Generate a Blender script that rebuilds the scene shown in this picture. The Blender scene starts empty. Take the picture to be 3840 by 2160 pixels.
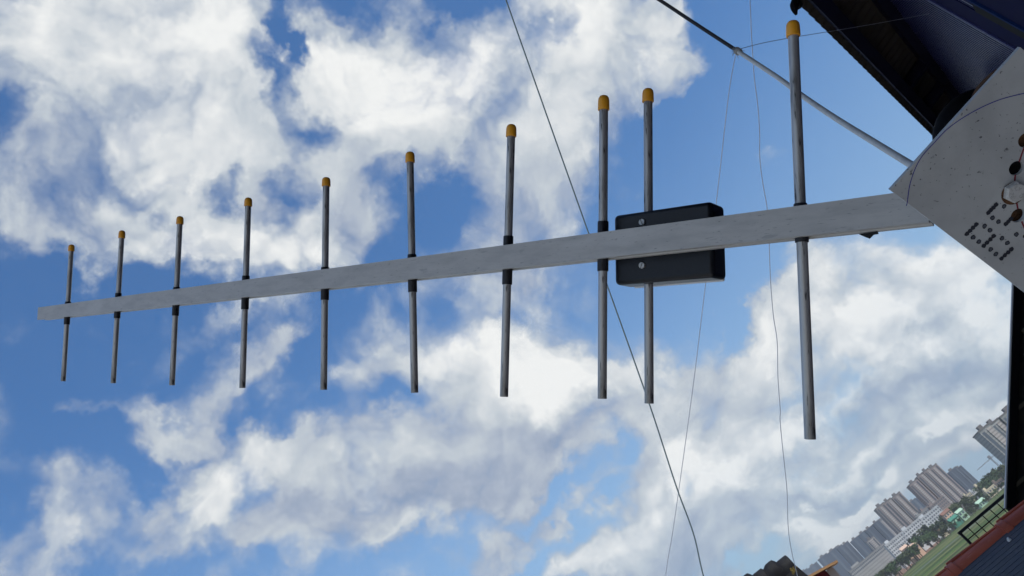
import bpy, math, random
from mathutils import Vector, Matrix
R = math.radians
random.seed(7)
C = bpy.context.scene.collection
SC = bpy.context.scene

# ------------------------------------------------------------------ camera
EYE = Vector((0, 0, 15.0))            # an upper floor, ground at z = 0
FPX = 2900.0                          # focal length in pixels of a 3840 px wide frame
PITCH, ROLL = R(30.2), R(40.0)
fwd = Vector((0, math.cos(PITCH), math.sin(PITCH)))
_r0 = Vector((1, 0, 0)); _u0 = _r0.cross(fwd)
rgt = math.cos(ROLL)*_r0 - math.sin(ROLL)*_u0
upv = math.sin(ROLL)*_r0 + math.cos(ROLL)*_u0
cam = bpy.data.cameras.new("camera"); camo = bpy.data.objects.new("camera", cam); C.objects.link(camo)
cam.sensor_width = 36; cam.lens = 36*FPX/3840
cam.clip_start = 0.02; cam.clip_end = 20000
camo.matrix_world = Matrix.Translation(EYE) @ Matrix((rgt, upv, -fwd)).transposed().to_4x4()
cam.dof.use_dof = True; cam.dof.focus_distance = 0.8; cam.dof.aperture_fstop = 70
SC.camera = camo

def ray(x, y):                        # direction (unit forward component) through a pixel
    return rgt*((x-1920)/FPX) - upv*((y-1080)/FPX) + fwd
def P(x, y, Z):                       # point at depth Z along the view axis
    return EYE + ray(x, y)*Z
def PY(x, y, D):                      # point on the vertical plane D metres ahead
    d = ray(x, y); return EYE + d*(D/d.y)
def PH(x, y, h):                      # point on the horizontal plane h above the eye
    d = ray(x, y); return EYE + d*(h/d.z)

# ------------------------------------------------------------------ light and sky
SUN_AZ, SUN_EL = R(145), R(55)
sl = bpy.data.lights.new("sun", 'SUN'); sl.energy = 3.6; sl.angle = R(.5); sl.color = (1.0, 0.955, 0.89)
so = bpy.data.objects.new("sun", sl); C.objects.link(so)
sdir = Vector((math.sin(SUN_AZ)*math.cos(SUN_EL), math.cos(SUN_AZ)*math.cos(SUN_EL), math.sin(SUN_EL)))
so.rotation_euler = (-sdir).to_track_quat('-Z', 'Y').to_euler()
so.location = (-20, 10, 60)

SC.view_settings.view_transform = 'Standard'; SC.view_settings.look = 'None'
SC.view_settings.exposure = 0; SC.view_settings.gamma = 1
SC.render.engine = 'CYCLES'
SC.cycles.use_adaptive_sampling = True; SC.cycles.adaptive_threshold = 0.02; SC.cycles.adaptive_min_samples = 8
SC.cycles.max_bounces = 6; SC.cycles.diffuse_bounces = 3; SC.cycles.glossy_bounces = 3
SC.cycles.volume_bounces = 0
SC.cycles.use_denoising = True; SC.cycles.denoiser = 'OPENIMAGEDENOISE'

world = bpy.data.worlds.new("World"); SC.world = world; world.use_nodes = True
NT = world.node_tree; NT.nodes.clear()
class G:                              # tiny node graph helper
    def __init__(s, nt): s.nt = nt
    def n(s, t, **kw):
        o = s.nt.nodes.new(t)
        for k, v in kw.items(): setattr(o, k, v)
        return o
    def put(s, sock, v):
        if hasattr(v, 'is_linked') or hasattr(v, 'links'): s.nt.links.new(v, sock)
        elif v is not None: sock.default_value = v
    def math(s, op, a, b=None, c=None, clamp=False):
        o = s.n('ShaderNodeMath', operation=op, use_clamp=clamp)
        for i, v in enumerate((a, b, c)): s.put(o.inputs[i], v)
        return o.outputs[0]
    def vec(s, op, a, b=None, scale=None):
        o = s.n('ShaderNodeVectorMath', operation=op)
        s.put(o.inputs[0], a)
        if b is not None: s.put(o.inputs[1], b)
        if scale is not None: s.put(o.inputs['Scale'], scale)
        return o.outputs['Value'] if op in ('DOT_PRODUCT', 'LENGTH', 'DISTANCE') else o.outputs['Vector']
    def ramp(s, v, a, b, lo=0.0, hi=1.0, smooth=True):
        o = s.n('ShaderNodeMapRange', interpolation_type='SMOOTHSTEP' if smooth else 'LINEAR', clamp=False)
        for i, x in enumerate((v, a, b, lo, hi)): s.put(o.inputs[i], x)
        return o.outputs[0]
    def noise(s, v, scale, detail=4, rough=0.5, dist=0.0, lac=2.0):
        o = s.n('ShaderNodeTexNoise'); s.put(o.inputs['Vector'], v)
        for k, x in (('Scale', scale), ('Detail', detail), ('Roughness', rough), ('Distortion', dist), ('Lacunarity', lac)):
            o.inputs[k].default_value = x
        return o
    def mix(s, f, a, b, mode='MIX'):
        o = s.n('ShaderNodeMix', data_type='RGBA', blend_type=mode)
        s.put(o.inputs[0], f); s.put(o.inputs[6], a); s.put(o.inputs[7], b)
        return o.outputs[2]
g = G(NT)
def rgb(r, g_, b):                    # sRGB 0-255 to linear RGBA
    f = lambda c: (c/12.92 if c <= .04045 else ((c+.055)/1.055)**2.4)
    return (f(r/255), f(g_/255), f(b/255), 1)

# Clouds are described by where they stand in the sky: (px, py, half extents, tilt, weight) are turned
# into directions, each cloud mass is an ellipsoid of directions with a soft edge broken up by noise.
COVER = [
 (420,230,620,360,0,1.0),(760,150,290,260,0,.9),(800,480,330,170,20,.9),(270,720,280,150,10,.55),
 (120,560,140,90,0,.25),(640,800,240,110,15,.7),(830,900,350,130,5,1.0),(560,860,120,80,0,.5),(1000,980,260,110,5,.6),(1180,1010,150,80,0,.3),
 (150,840,240,70,15,.5),(420,820,160,60,0,.3),
 (1560,290,440,280,0,1.0),(1380,500,330,170,10,.9),(1290,120,190,110,0,.7),(1230,330,150,120,0,.6),(1250,620,170,110,0,.5),
 (2230,190,260,200,0,.9),(2420,150,110,180,0,.6),(2480,300,50,60,0,.4),(2300,430,190,130,0,.6),(2170,600,190,230,0,.8),
 (1960,780,230,180,-10,.8),(2090,830,170,150,0,.5),(1960,1010,180,120,0,.55),(1880,1130,130,110,20,.4),(1330,850,130,160,0,.7),(1260,720,140,110,0,.5),(1480,960,90,60,0,.2),
 (900,1160,140,50,-10,.4),(730,1200,130,50,-20,.3),(420,960,100,80,0,.35),
 (930,1370,190,90,-25,.7),(1050,1300,110,50,-30,.4),(590,1560,200,80,5,.9),(320,1555,80,30,10,.4),(900,1720,200,120,5,1.0),(690,1790,170,100,-10,.7),
 (760,1890,250,100,0,.85),(960,1590,170,70,0,.5),(800,1500,190,60,-20,.5),(60,1990,200,130,-10,.95),(330,1880,220,70,-20,.4),
 (640,1980,210,60,10,.4),(1210,1720,90,90,0,.6),(1180,1950,170,130,-30,.8),(1110,2000,120,40,-10,.4),
 (1930,1390,320,130,-6,1.0),(2300,1400,210,110,-5,.85),(2204,1300,40,50,0,.4),(1900,1610,420,150,-15,1.0),(1520,1730,330,120,-15,1.0),
 (1560,1880,380,130,-15,.9),(1400,2060,210,70,-35,.7),(1620,2060,60,60,0,.3),(1936,1840,90,70,-40,.6),(1489,1270,140,120,-30,.6),(1414,1430,140,70,-20,.6),
 (2500,1490,160,120,-10,.8),(1930,2050,180,90,-20,1.0),(2150,1850,210,150,-42,.36),(980,730,130,130,0,.32),(1840,2110,140,60,-20,.5),(2230,1640,170,60,-40,.6),
 (2500,1780,150,190,-20,.9),(2400,1950,200,110,-42,.8),(2212,2130,120,70,-42,.8),(2480,2110,190,110,-40,.8),(2137,1870,140,30,-42,.3),(2260,1880,60,30,-42,.3),
 (2640,1450,180,150,0,.8),(2800,1390,220,70,-30,.8),(2960,1310,170,110,-35,.7),(3320,1230,360,190,-20,.95),
 (3110,1090,110,130,0,.7),(3420,960,250,110,-40,.9),(3620,880,200,80,-40,.6),(3715,1030,160,120,0,.8),(3678,1150,210,120,-20,.8),
 (3300,1450,360,120,-38,.7),(2800,1560,260,120,-20,.7),(2709,1736,220,130,-20,.95),(3060,1600,220,100,-35,.6),
 (3120,1736,190,60,-40,.95),(2680,1900,270,130,-30,.8),(2880,1950,190,100,-35,.5),(3268,1796,90,42,-25,1.1),(3141,1885,60,34,0,1.1),
 (3678,1470,160,85,-30,1.2),(3440,1617,110,38,-38,1.1),(3570,1670,60,50,-40,.9),(2790,2080,180,60,-42,.6),(3231,1937,120,50,-42,.9),(3060,1980,70,40,-20,.7),(2740,1192,70,14,-42,.5),
 (3700,1270,180,110,-35,.6),(3350,1600,460,220,-38,.5),(3050,1850,440,170,-38,.5),(3500,1750,320,100,-38,.45),(3560,1560,90,30,-40,.4),(3330,1700,120,34,-40,.45),(3180,1830,110,40,-40,.4),(2960,1800,130,50,-38,.45),(2900,1660,150,50,-38,.4),(3600,1330,130,50,-38,.4),(3100,2010,70,26,-40,.4),(3420,1760,60,24,-40,.35),(2560,2060,120,60,-35,.4),(3480,1330,170,60,-38,.5),
]
HOLES = [
 (30,480,90,80,0,.45),(1065,150,48,160,5,1.1),(1000,340,60,100,-10,.9),(1140,500,90,90,40,1.0),(880,720,50,60,20,.3),(1040,700,45,80,-10,.3),(990,850,60,45,20,.35),(860,680,70,40,0,.35),(1110,720,70,40,0,.3),
 (1590,860,120,140,10,.6),(1690,790,70,120,0,.5),(1450,900,60,80,0,.3),(1500,1020,100,60,0,.5),(1700,50,170,55,0,.55),(1620,20,70,50,0,.4),(2030,240,50,60,20,.55),(2050,150,30,70,20,.3),(380,1010,200,100,0,.4),
 (1110,640,60,60,0,.4),(610,770,50,30,0,.4),(230,760,70,60,0,.25),(2280,1650,90,60,-40,.4),(3170,1450,100,45,-40,.5),(2900,280,380,330,0,.35),(280,1700,260,110,0,.35),(450,1870,120,50,-20,.25),(100,1250,200,250,0,.35),(3050,1760,130,40,-40,.35),(2720,200,130,260,0,.55),(2120,1790,190,55,-45,.42),(2130,2000,200,50,-45,.3),
 (1060,1850,80,60,0,.4),(1720,2090,100,90,-30,.4),(600,1640,60,40,0,.3),(760,1480,60,30,0,.25),(700,1830,60,25,0,.25),(2960,1430,70,40,-40,.2),
]
BRIGHT = [
 (1590,270,330,200,0,.30),(1450,420,260,180,0,.35),(1180,140,150,150,0,.25),(2260,180,260,200,0,.3),(2200,650,170,170,0,.15),
 (300,200,600,340,0,.25),(800,200,200,200,0,.25),(830,950,320,130,5,.4),(660,600,200,120,0,.2),(1910,1350,260,80,-5,.38),(2010,1470,140,80,0,.35),(2240,1360,160,80,0,.3),
 (930,1720,180,100,0,.3),(850,1880,150,80,0,.2),(3740,1010,170,120,0,.5),(3380,940,250,80,-42,.35),(3300,1260,200,60,-20,.35),(2700,1760,170,80,0,.4),(2560,1720,80,80,0,.35),
 (3690,1450,110,55,-25,.75),(2240,2110,90,50,-40,.3),(2440,1860,40,40,0,.3),(3440,1610,90,30,-38,.6),(3570,1665,50,40,-40,.4),(1420,1770,200,50,-20,.2),(1450,2050,160,40,-35,.2),(3140,1882,50,28,0,.65),(2490,2120,140,60,-40,.2),
 (3268,1788,75,34,0,.65),(3130,1720,150,36,-40,.5),(3231,1930,100,36,-42,.4),(3060,1975,60,30,-20,.35),(3100,1530,160,40,-38,.3),(2850,1700,140,40,-38,.25),(3500,1420,130,30,-38,.25),(120,2010,180,90,0,.15),(3150,1650,620,380,-38,.16),(2900,1330,160,60,-30,.2),
]
DARK = [
 (1950,1640,400,90,-10,.28),(1560,1880,360,110,-12,.35),(3330,1500,420,60,-40,.35),(3450,1700,260,60,-40,.3),(2980,1870,220,60,-40,.3),(3560,1300,200,90,-38,.2),(2700,1960,200,80,-30,.2),(2560,1990,180,80,-40,.25),(2750,1530,150,70,0,.15),
 (1420,620,250,90,0,.15),(1950,850,200,180,0,.15),(1330,850,110,150,0,.2),(250,700,220,120,0,.2),(3180,1750,200,60,-42,.2),
]
def cone(V, spec, k=1.9):             # weight of one cloud mass in the direction V
    x, y, rx, ry, a, w = spec
    a = R(a); c = ray(x, y).normalized()
    d1 = ray(x+rx*math.cos(a), y+rx*math.sin(a)).normalized() - c
    d2 = ray(x-ry*math.sin(a), y+ry*math.cos(a)).normalized() - c
    l1, l2 = d1.length, d2.length
    t1 = (d1 - c*d1.dot(c)).normalized(); t2 = c.cross(t1)
    m = g.n('ShaderNodeMapping', vector_type='TEXTURE')
    g.put(m.inputs['Vector'], V); m.inputs['Location'].default_value = c
    m.inputs['Rotation'].default_value = Matrix((t1, t2, c)).transposed().to_euler()
    m.inputs['Scale'].default_value = (l1*k, l2*k, .5)
    return g.ramp(g.vec('LENGTH', m.outputs[0]), 1.0, 0.0, 0.0, w)
def total(V, specs):
    t = None
    for i, s_ in enumerate(specs):
        if i % 12 == 11: V = g.vec('ADD', V, g.vec('SCALE', (1, 1, 1), scale=g.math('MULTIPLY', t, 1e-7)))   # evaluates the chain in short runs
        o = cone(V, s_); t = o if t is None else g.math('ADD', t, o)
    return t, V
tc = g.n('ShaderNodeTexCoord'); D = g.vec('NORMALIZE', tc.outputs['Generated'])
warp = g.noise(D, 5.0, 7, .58)
wv = g.vec('SUBTRACT', warp.outputs['Color'], (.5, .5, .5))
V = g.vec('ADD', D, g.vec('SCALE', wv, scale=.30))
sep = g.n('ShaderNodeSeparateXYZ'); g.put(sep.inputs[0], D)
comb = g.n('ShaderNodeCombineXYZ')                                   # layers flatten towards the horizon
g.put(comb.inputs[0], sep.outputs['X']); g.put(comb.inputs[1], sep.outputs['Y'])
g.put(comb.inputs[2], g.math('MULTIPLY', g.math('SQRT', g.math('ADD', g.math('MAXIMUM', sep.outputs['Z'], 0.0), .04)), 1.35))
Q = comb.outputs[0]
QW = g.vec('ADD', Q, g.vec('SCALE', wv, scale=.16))
QW2 = g.vec('ADD', Q, g.vec('SCALE', wv, scale=.05))
def lobes(q):                                                        # rounded heaps with creases between them
    v = g.n('ShaderNodeTexVoronoi', feature='F1', normalize=True)
    g.put(v.inputs['Vector'], q)
    for k, x in (('Scale', 11.0), ('Detail', 3.0), ('Roughness', .5), ('Lacunarity', 2.2)): v.inputs[k].default_value = x
    return g.math('MULTIPLY_ADD', v.outputs['Distance'], -1.6, 1.05)
fib = g.noise(QW2, 4.8, 10, .57).outputs['Fac']
lob = lobes(QW)
n1 = g.math('ADD', g.math('MULTIPLY', fib, .62), g.math('MULTIPLY', lob, .38))
tcov, V = total(V, COVER); thol, V = total(V, HOLES); tbri, V = total(V, BRIGHT); tdar, V = total(V, DARK)
tcov = g.math('ADD', tcov, g.ramp(g.vec('DOT_PRODUCT', D, tuple(fwd)), .55, .2, 0, .62))   # unseen broken cloud, added to whiten the light on the antenna
cov = g.math('SUBTRACT', g.math('MINIMUM', tcov, .98), thol)
cov = g.math('SUBTRACT', cov, .19)
dens0 = g.math('ADD', cov, g.math('MULTIPLY', g.math('SUBTRACT', n1, .5), 3.7))
soft = g.math('MULTIPLY_ADD', g.ramp(g.noise(D, 3.1, 2).outputs['Fac'], .35, .65), .34, .33)
dens = g.ramp(dens0, g.math('SUBTRACT', .46, soft), g.math('ADD', .46, soft))
# light and dark lobes: relief of the same noise towards the sun, plus the big bright and grey masses
Qs = g.vec('ADD', Q, tuple(Vector((sdir.x, sdir.y, sdir.z*1.2)).normalized()*.03))
QWs = g.vec('ADD', Qs, g.vec('SCALE', wv, scale=.16))
n1s = g.math('ADD', g.math('MULTIPLY', g.noise(Q, 4.6, 7, .55).outputs['Fac'], .6), g.math('MULTIPLY', lob, .5))
n2s = g.math('ADD', g.math('MULTIPLY', g.noise(Qs, 4.6, 7, .55).outputs['Fac'], .6), g.math('MULTIPLY', lobes(QWs), .5))
relief = g.math('MULTIPLY', g.math('SUBTRACT', n1s, n2s), 1.15)
lum = g.math('ADD', .37, tbri); lum = g.math('SUBTRACT', lum, tdar)
lum = g.math('ADD', lum, relief)
lum = g.math('ADD', lum, g.math('MULTIPLY', g.math('SUBTRACT', n1, .5), .65))
lum = g.math('ADD', lum, g.math('MULTIPLY', g.ramp(dens0, .35, 1.1), .18), clamp=True)
cr = g.n('ShaderNodeValToRGB'); g.put(cr.inputs[0], lum)
e = cr.color_ramp.elements
e[0].position = 0.0; e[0].color = rgb(142,158,184)
e[1].position = 1.0; e[1].color = rgb(246,247,245)
for p_, c_ in ((.3, rgb(168,179,197)), (.6, rgb(198,206,213)), (.85, rgb(229,232,233))):
    x_ = e.new(p_); x_.color = c_
sky = g.n('ShaderNodeTexSky', sky_type='NISHITA'); sky.sun_disc = False
sky.sun_elevation = SUN_EL; sky.sun_rotation = SUN_AZ; sky.air_density = 1.0; sky.dust_density = 0.3; sky.ozone_density = 2.5
SKY_STRENGTH = 0.1
skyc = g.mix(1.0, sky.outputs[0], (.88, 1.31, 1.64, 1), 'MULTIPLY')
air = tuple(c/SKY_STRENGTH for c in rgb(160,187,209)[:3]) + (1,)
skyc = g.mix(g.ramp(sep.outputs['Z'], .62, -.10, .0, 1.0), skyc, air)   # paler and hazier towards the horizon
# everything goes through one Background at SKY_STRENGTH, so the cloud radiance is divided by it
cl = g.vec('SCALE', cr.outputs[0], scale=1.0/SKY_STRENGTH)
low = g.ramp(sep.outputs['Z'], .0, .30, .74, 1.0)                    # far clouds sink into the air near the horizon
final = g.mix(g.math('MULTIPLY', dens, g.math('MULTIPLY', low, .96)), skyc, cl)
bg = g.n('ShaderNodeBackground'); g.put(bg.inputs[0], final); bg.inputs[1].default_value = SKY_STRENGTH
wo = g.n('ShaderNodeOutputWorld'); NT.links.new(bg.outputs[0], wo.inputs[0])
world.cycles.sampling_method = 'MANUAL'; world.cycles.sample_map_resolution = 256

# ------------------------------------------------------------------ mesh and scene helpers
WORLD = {}
class MB:
    def __init__(s): s.v = []; s.f = []
    def add(s, vs, fs):
        b = len(s.v); s.v += [Vector(v) for v in vs]; s.f += [tuple(i+b for i in f) for f in fs]
    def box(s, c, X, Y, Z):           # centre and three half-extent vectors
        c, X, Y, Z = map(Vector, (c, X, Y, Z))
        s.add([c+X*i+Y*j+Z*k for k in (-1, 1) for j in (-1, 1) for i in (-1, 1)],
              [(0,2,3,1),(4,5,7,6),(0,1,5,4),(2,6,7,3),(0,4,6,2),(1,3,7,5)])
    def abox(s, x0, x1, y0, y1, z0, z1):
        s.box(((x0+x1)/2,(y0+y1)/2,(z0+z1)/2), ((x1-x0)/2,0,0), (0,(y1-y0)/2,0), (0,0,(z1-z0)/2))
    def prism(s, poly, ext):          # flat outline pushed along ext
        poly = [Vector(p) for p in poly]; ext = Vector(ext); n = len(poly)
        s.add(poly+[p+ext for p in poly], [tuple(range(n))[::-1], tuple(range(n, 2*n))]+[(i,(i+1)%n,n+(i+1)%n,n+i) for i in range(n)])
    def tube(s, pts, r, n=10, caps=True):
        pts = [Vector(p) for p in pts]; m = len(pts)
        rs = r if isinstance(r, (list, tuple)) else [r]*m
        vs = []; ref = None
        for i, p in enumerate(pts):
            t = (pts[min(i+1, m-1)]-pts[max(i-1, 0)]).normalized()
            if ref is None: ref = t.orthogonal().normalized()
            ref = (ref - t*ref.dot(t)).normalized(); o = t.cross(ref)
            vs += [p+(ref*math.cos(2*math.pi*k/n)+o*math.sin(2*math.pi*k/n))*rs[i] for k in range(n)]
        fs = [(i*n+k, i*n+(k+1)%n, (i+1)*n+(k+1)%n, (i+1)*n+k) for i in range(m-1) for k in range(n)]
        if caps: fs += [tuple(range(n))[::-1], tuple(range((m-1)*n, m*n))]
        s.add(vs, fs)
    def build(s, name, mat, parent=None, M=None, smooth=False, bevel=0, seg=2):
        me = bpy.data.meshes.new(name); me.from_pydata([tuple(v) for v in s.v], [], s.f)
        me.materials.append(mat)
        o = bpy.data.objects.new(name, me); C.objects.link(o)
        M = M or Matrix.Identity(4)
        if parent is not None:
            o.parent = parent; o.matrix_parent_inverse = WORLD[parent.name].inverted()
        o.matrix_basis = M; WORLD[o.name] = M
        if smooth:
            for p in me.polygons: p.use_smooth = True
            me.set_sharp_from_angle(angle=R(40))
        if bevel:
            b = o.modifiers.new("bevel", 'BEVEL'); b.width = bevel; b.segments = seg; b.limit_method = 'ANGLE'; b.angle_limit = R(40)
            for p in me.polygons: p.use_smooth = True
            me.set_sharp_from_angle(angle=R(50))
        return o
def tag(o, label=None, cat=None, group=None, kind=None):
    if label: o['label'] = label
    if cat: o['category'] = cat
    if group: o['group'] = group
    if kind: o['kind'] = kind
    return o
def empty(name, loc):
    o = bpy.data.objects.new(name, None); C.objects.link(o); o.location = loc; o.empty_display_size = .1
    WORLD[o.name] = Matrix.Translation(Vector(loc)); return o
def spline(pts, k=6):                  # smooth curve through points
    pts = [Vector(p) for p in pts]; out = []
    for i in range(len(pts)-1):
        p0, p1, p2, p3 = pts[max(i-1,0)], pts[i], pts[i+1], pts[min(i+2,len(pts)-1)]
        for j in range(k):
            t = j/k
            out.append(.5*((2*p1)+(p2-p0)*t+(2*p0-5*p1+4*p2-p3)*t*t+(3*p1-p0-3*p2+p3)*t**3))
    return out+[pts[-1]]

def mat(name, col, rough=.6, metal=0.0, spec=.5, noise=None, bump=None, stretch=None):
    """principled material; noise = list of (scale, detail, lo, hi, colour, amount), bump = (scale, strength, distance)"""
    m = bpy.data.materials.new(name); m.use_nodes = True
    nt = m.node_tree; h = G(nt); b = nt.nodes['Principled BSDF']
    b.inputs['Roughness'].default_value = rough; b.inputs['Metallic'].default_value = metal
    b.inputs['Specular IOR Level'].default_value = spec
    col = tuple(col[:3])+(1,)
    co = h.n('ShaderNodeTexCoord').outputs['Object']
    if stretch: co = h.vec('MULTIPLY', co, stretch)
    c = None
    for sc, det, lo, hi, c2, am in (noise or []):
        f = h.ramp(h.noise(co, sc, det, .6).outputs['Fac'], lo, hi, 0, am)
        c = h.mix(f, c if c is not None else col, tuple(c2[:3])+(1,))
    if c is not None: nt.links.new(c, b.inputs['Base Color'])
    else: b.inputs['Base Color'].default_value = col
    if bump:
        bn = h.n('ShaderNodeBump'); bn.inputs['Strength'].default_value = bump[1]; bn.inputs['Distance'].default_value = bump[2]
        h.put(bn.inputs['Height'], h.noise(co, bump[0], 5, .6).outputs['Fac']); nt.links.new(bn.outputs[0], b.inputs['Normal'])
    return m

# ------------------------------------------------------------------ materials of the near things
M_boom = mat("brushed_aluminium", (.50,.485,.46), .5, .2, .5, [(60,9,.40,.68,(.41,.40,.385),.9),(260,6,.5,.66,(.45,.44,.42),.7),(18,6,.55,.68,(.58,.565,.54),.5),(420,4,.62,.70,(.22,.22,.22),.7),(110,9,.66,.71,(.28,.28,.28),.5)], (90,.25,.0005), (.35,1.5,1.5))
M_rod = mat("weathered_aluminium_tube", (.52,.515,.50), .42, .55, .5, [(40,6,.45,.66,(.26,.255,.245),.9),(160,3,.60,.70,(.05,.05,.05),.85),(60,9,.63,.67,(.04,.04,.04),.8)], (120,.35,.0006), (2.2,2.2,.3))
M_cap = mat("orange_plastic_cap", (.90,.40,.022), .42, 0, .5, [(60,3,.4,.7,(.78,.31,.015),.6)])
M_sleeve = mat("black_plastic_sleeve", (.012,.012,.016), .5)
M_box = mat("black_abs_plastic", (.006,.007,.011), .36, 0, .4, [(220,4,.45,.7,(.010,.011,.015),.6)], (400,.15,.0003))
M_lid = mat("pale_grey_plastic", (.72,.73,.74), .5)
M_steel = mat("stainless_steel", (.50,.50,.49), .42, .35, .5, [(300,4,.45,.7,(.30,.30,.29),.7)], (200,.2,.0003))
M_bolt = mat("zinc_bolt", (.58,.58,.57), .45, .2, .5, [(300,4,.45,.7,(.40,.40,.39),.7)]); M_markd = mat("worn_mark", (.40,.40,.40), .6)
M_dark = mat("dark_slot", (.01,.01,.012), .7)
M_plate = mat("speckled_aluminium_sheet", (.47,.485,.49), .55, .0, .5, [(22,6,.4,.72,(.36,.37,.38),.8),(340,2,.655,.71,(.06,.06,.065),.85),(90,5,.66,.72,(.06,.06,.065),.9),(9,3,.5,.8,(.43,.44,.45),.5)], (160,.2,.0003))
M_blueink = mat("blue_ink", (.02,.02,.26), .6)
M_redink = mat("red_ink", (.20,.02,.035), .6)
M_print = mat("printed_dot_edge", (.018,.02,.032), .6)
M_printf = mat("printed_dot_fill", (.075,.083,.105), .6)
M_rust_and_shadow = mat("rust_and_bolt_shadow", (.13,.065,.032), .9, 0, .3, [(90,6,.4,.65,(.035,.020,.014),.9),(220,4,.6,.75,(.22,.12,.055),.6)], (120,.8,.003))
M_black = mat("matt_black", (.004,.004,.005), .8, 0, .1)

# ------------------------------------------------------------------ the antenna, held out over the roofs
PL, PR = P(141,1176,1.57), P(3000,828,.624)
bx = (PR-PL).normalized()
ey = (upv + fwd*.112); ey = (ey - bx*ey.dot(bx)).normalized()
ez = bx.cross(ey)                                   # towards the viewer
BH, BD = .025, .020
BO = PL - ez*(BD/2)
MB_ = Matrix((bx, ey, ez)).transposed().to_4x4(); MB_.translation = BO
MBI = MB_.inverted()
def onplane(x, y, z=0.0, M=None):                  # pixel to local coordinates on the plane z of a frame
    Mi = (M or MB_).inverted(); o = Mi @ EYE; d = Mi.to_3x3() @ ray(x, y)
    return o + d*((z-o.z)/d.z)
LB = onplane(3480,790,BD/2).x
ant = empty("yagi_antenna", MB_ @ Vector((LB,0,0)))
tag(ant, "long silver yagi antenna with ten orange tipped rods and a black feed box", "antenna")
b = MB()                                            # boom: square tube with a shallow groove along its underside
hy, hz = BH/2, BD/2
prof = [(hy,-hz),(hy,hz),(-hy,hz),(-hy,hz-.0055),(-hy+.0012,hz-.006),(-hy+.0012,-hz+.006),(-hy,-hz+.0055),(-hy,-hz)]
n_ = len(prof); NS = 60
vs = [(LB*i/NS, y, z) for i in range(NS+1) for y, z in prof]
fs = [(i*n_+k, i*n_+(k+1)%n_, (i+1)*n_+(k+1)%n_, (i+1)*n_+k) for i in range(NS) for k in range(n_)]
fs += [tuple(range(n_)), tuple(range(NS*n_, NS*n_+n_))[::-1]]
b.add(vs, [f[::-1] for f in fs]); b.build("boom", M_boom, ant, MB_)

ROD, SLV, CAP = .0044, .0054, .0057
ELEMENTS = [  # cap top, cap rim, sleeve top, sleeve foot, rod foot
 ((268.8,916.7),(269.3,941.5),(256.3,1131.5),(250,1217),(237.2,1429.7)),
 ((458.2,863.9),(458.2,892.9),(444.3,1099.4),(438.6,1193.6),(424.6,1437)),
 ((675.7,810.6),(675.7,840.6),(663.2,1077.2),(658.6,1183.8),(645.1,1444.7)),
 ((931.7,740.9),(932.4,773.3),(923.1,1034.7),(919.5,1160),(909.1,1455)),
 ((1223.6,664.6),(1223.6,698.8),(1220.3,1002.6),(1218.2,1125.3),(1214,1461.8)),
 ((1537.3,569),(1537.9,609.3),(1550.3,954),(1551.6,1095),(1554.8,1472.8)),
 ((1918,465.8),(1918,513),(1907.5,885.7),(1902.5,1067),(1890.2,1487.7)),
 ((2264,357),(2264,413),(2260.9,831),(2259,1017.4),(2258.4,1495.2)),
 ((2429.8,331),(2429.8,383),None,None,(2434.3,1513)),
 ((2972.5,77.5),(2974,137),(2997.8,764.7),(3006.7,909),(3038,1647)),
]
def axis_frame(p0, p1):                             # frame with z along the rod
    z = (p1-p0).normalized(); x = (bx - z*bx.dot(z)).normalized(); y = z.cross(x)
    m = Matrix((x, y, z)).transposed().to_4x4(); m.translation = p0; return m
def lathe(mb, profile, n=20, cap0=True, cap1=True):
    vs = [(r_*math.cos(2*math.pi*k/n), r_*math.sin(2*math.pi*k/n), z) for r_, z in profile for k in range(n)]
    m = len(profile)
    fs = [(i*n+k, i*n+(k+1)%n, (i+1)*n+(k+1)%n, (i+1)*n+k) for i in range(m-1) for k in range(n)]
    if cap0: fs.append(tuple(range(n))[::-1])
    if cap1: fs.append(tuple(range((m-1)*n, m*n)))
    mb.add(vs, fs)
for i, (ct, cb, st, sb, en) in enumerate(ELEMENTS):
    zp = 0.0 if st else -BD/2-.017                  # the driven rod runs inside the feed box
    p0 = MB_ @ onplane(*en, zp); p1 = MB_ @ onplane(*ct, zp); pc = MB_ @ onplane(*cb, zp)
    F_ = axis_frame(p0, p1); L = (p1-p0).length; lc = (pc-p0).length
    e_ = MB(); r0 = ROD                              # open tube: its bore shows at the lower end
    lathe(e_, [(r0*.74,.006),(r0*.74,0),(r0*.97,0),(r0,.0004),(r0,L-.003),(r0*.9,L-.003)], 20, True, True)
    rod = e_.build("element_rod", M_rod, ant, F_, True)
    cp = MB(); c0, cl_ = lc, L-lc
    lathe(cp, [(ROD*1.02,c0),(CAP*.98,c0),(CAP*1.02,c0+.0006),(CAP*1.0,c0+cl_*.35),(CAP*.98,c0+cl_*.62),(CAP*.90,c0+cl_*.80),(CAP*.66,c0+cl_*.93),(CAP*.34,c0+cl_*.985),(CAP*.2,c0+cl_),(.0002,c0+cl_*1.01)], 20)
    cp.build("end_cap", M_cap, rod, F_, True)
    if st:
        a_ = (MB_ @ onplane(*st, zp)-p0).dot(F_.to_3x3().col[2]); c_ = (MB_ @ onplane(*sb, zp)-p0).dot(F_.to_3x3().col[2])
        s_ = MB(); lathe(s_, [(ROD*1.01,c_),(SLV*.97,c_),(SLV,c_+.0005),(SLV,a_-.0005),(SLV*.97,a_),(ROD*1.01,a_)], 20)
        s_.build("insulating_sleeve", M_sleeve, rod, F_, True)

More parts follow.
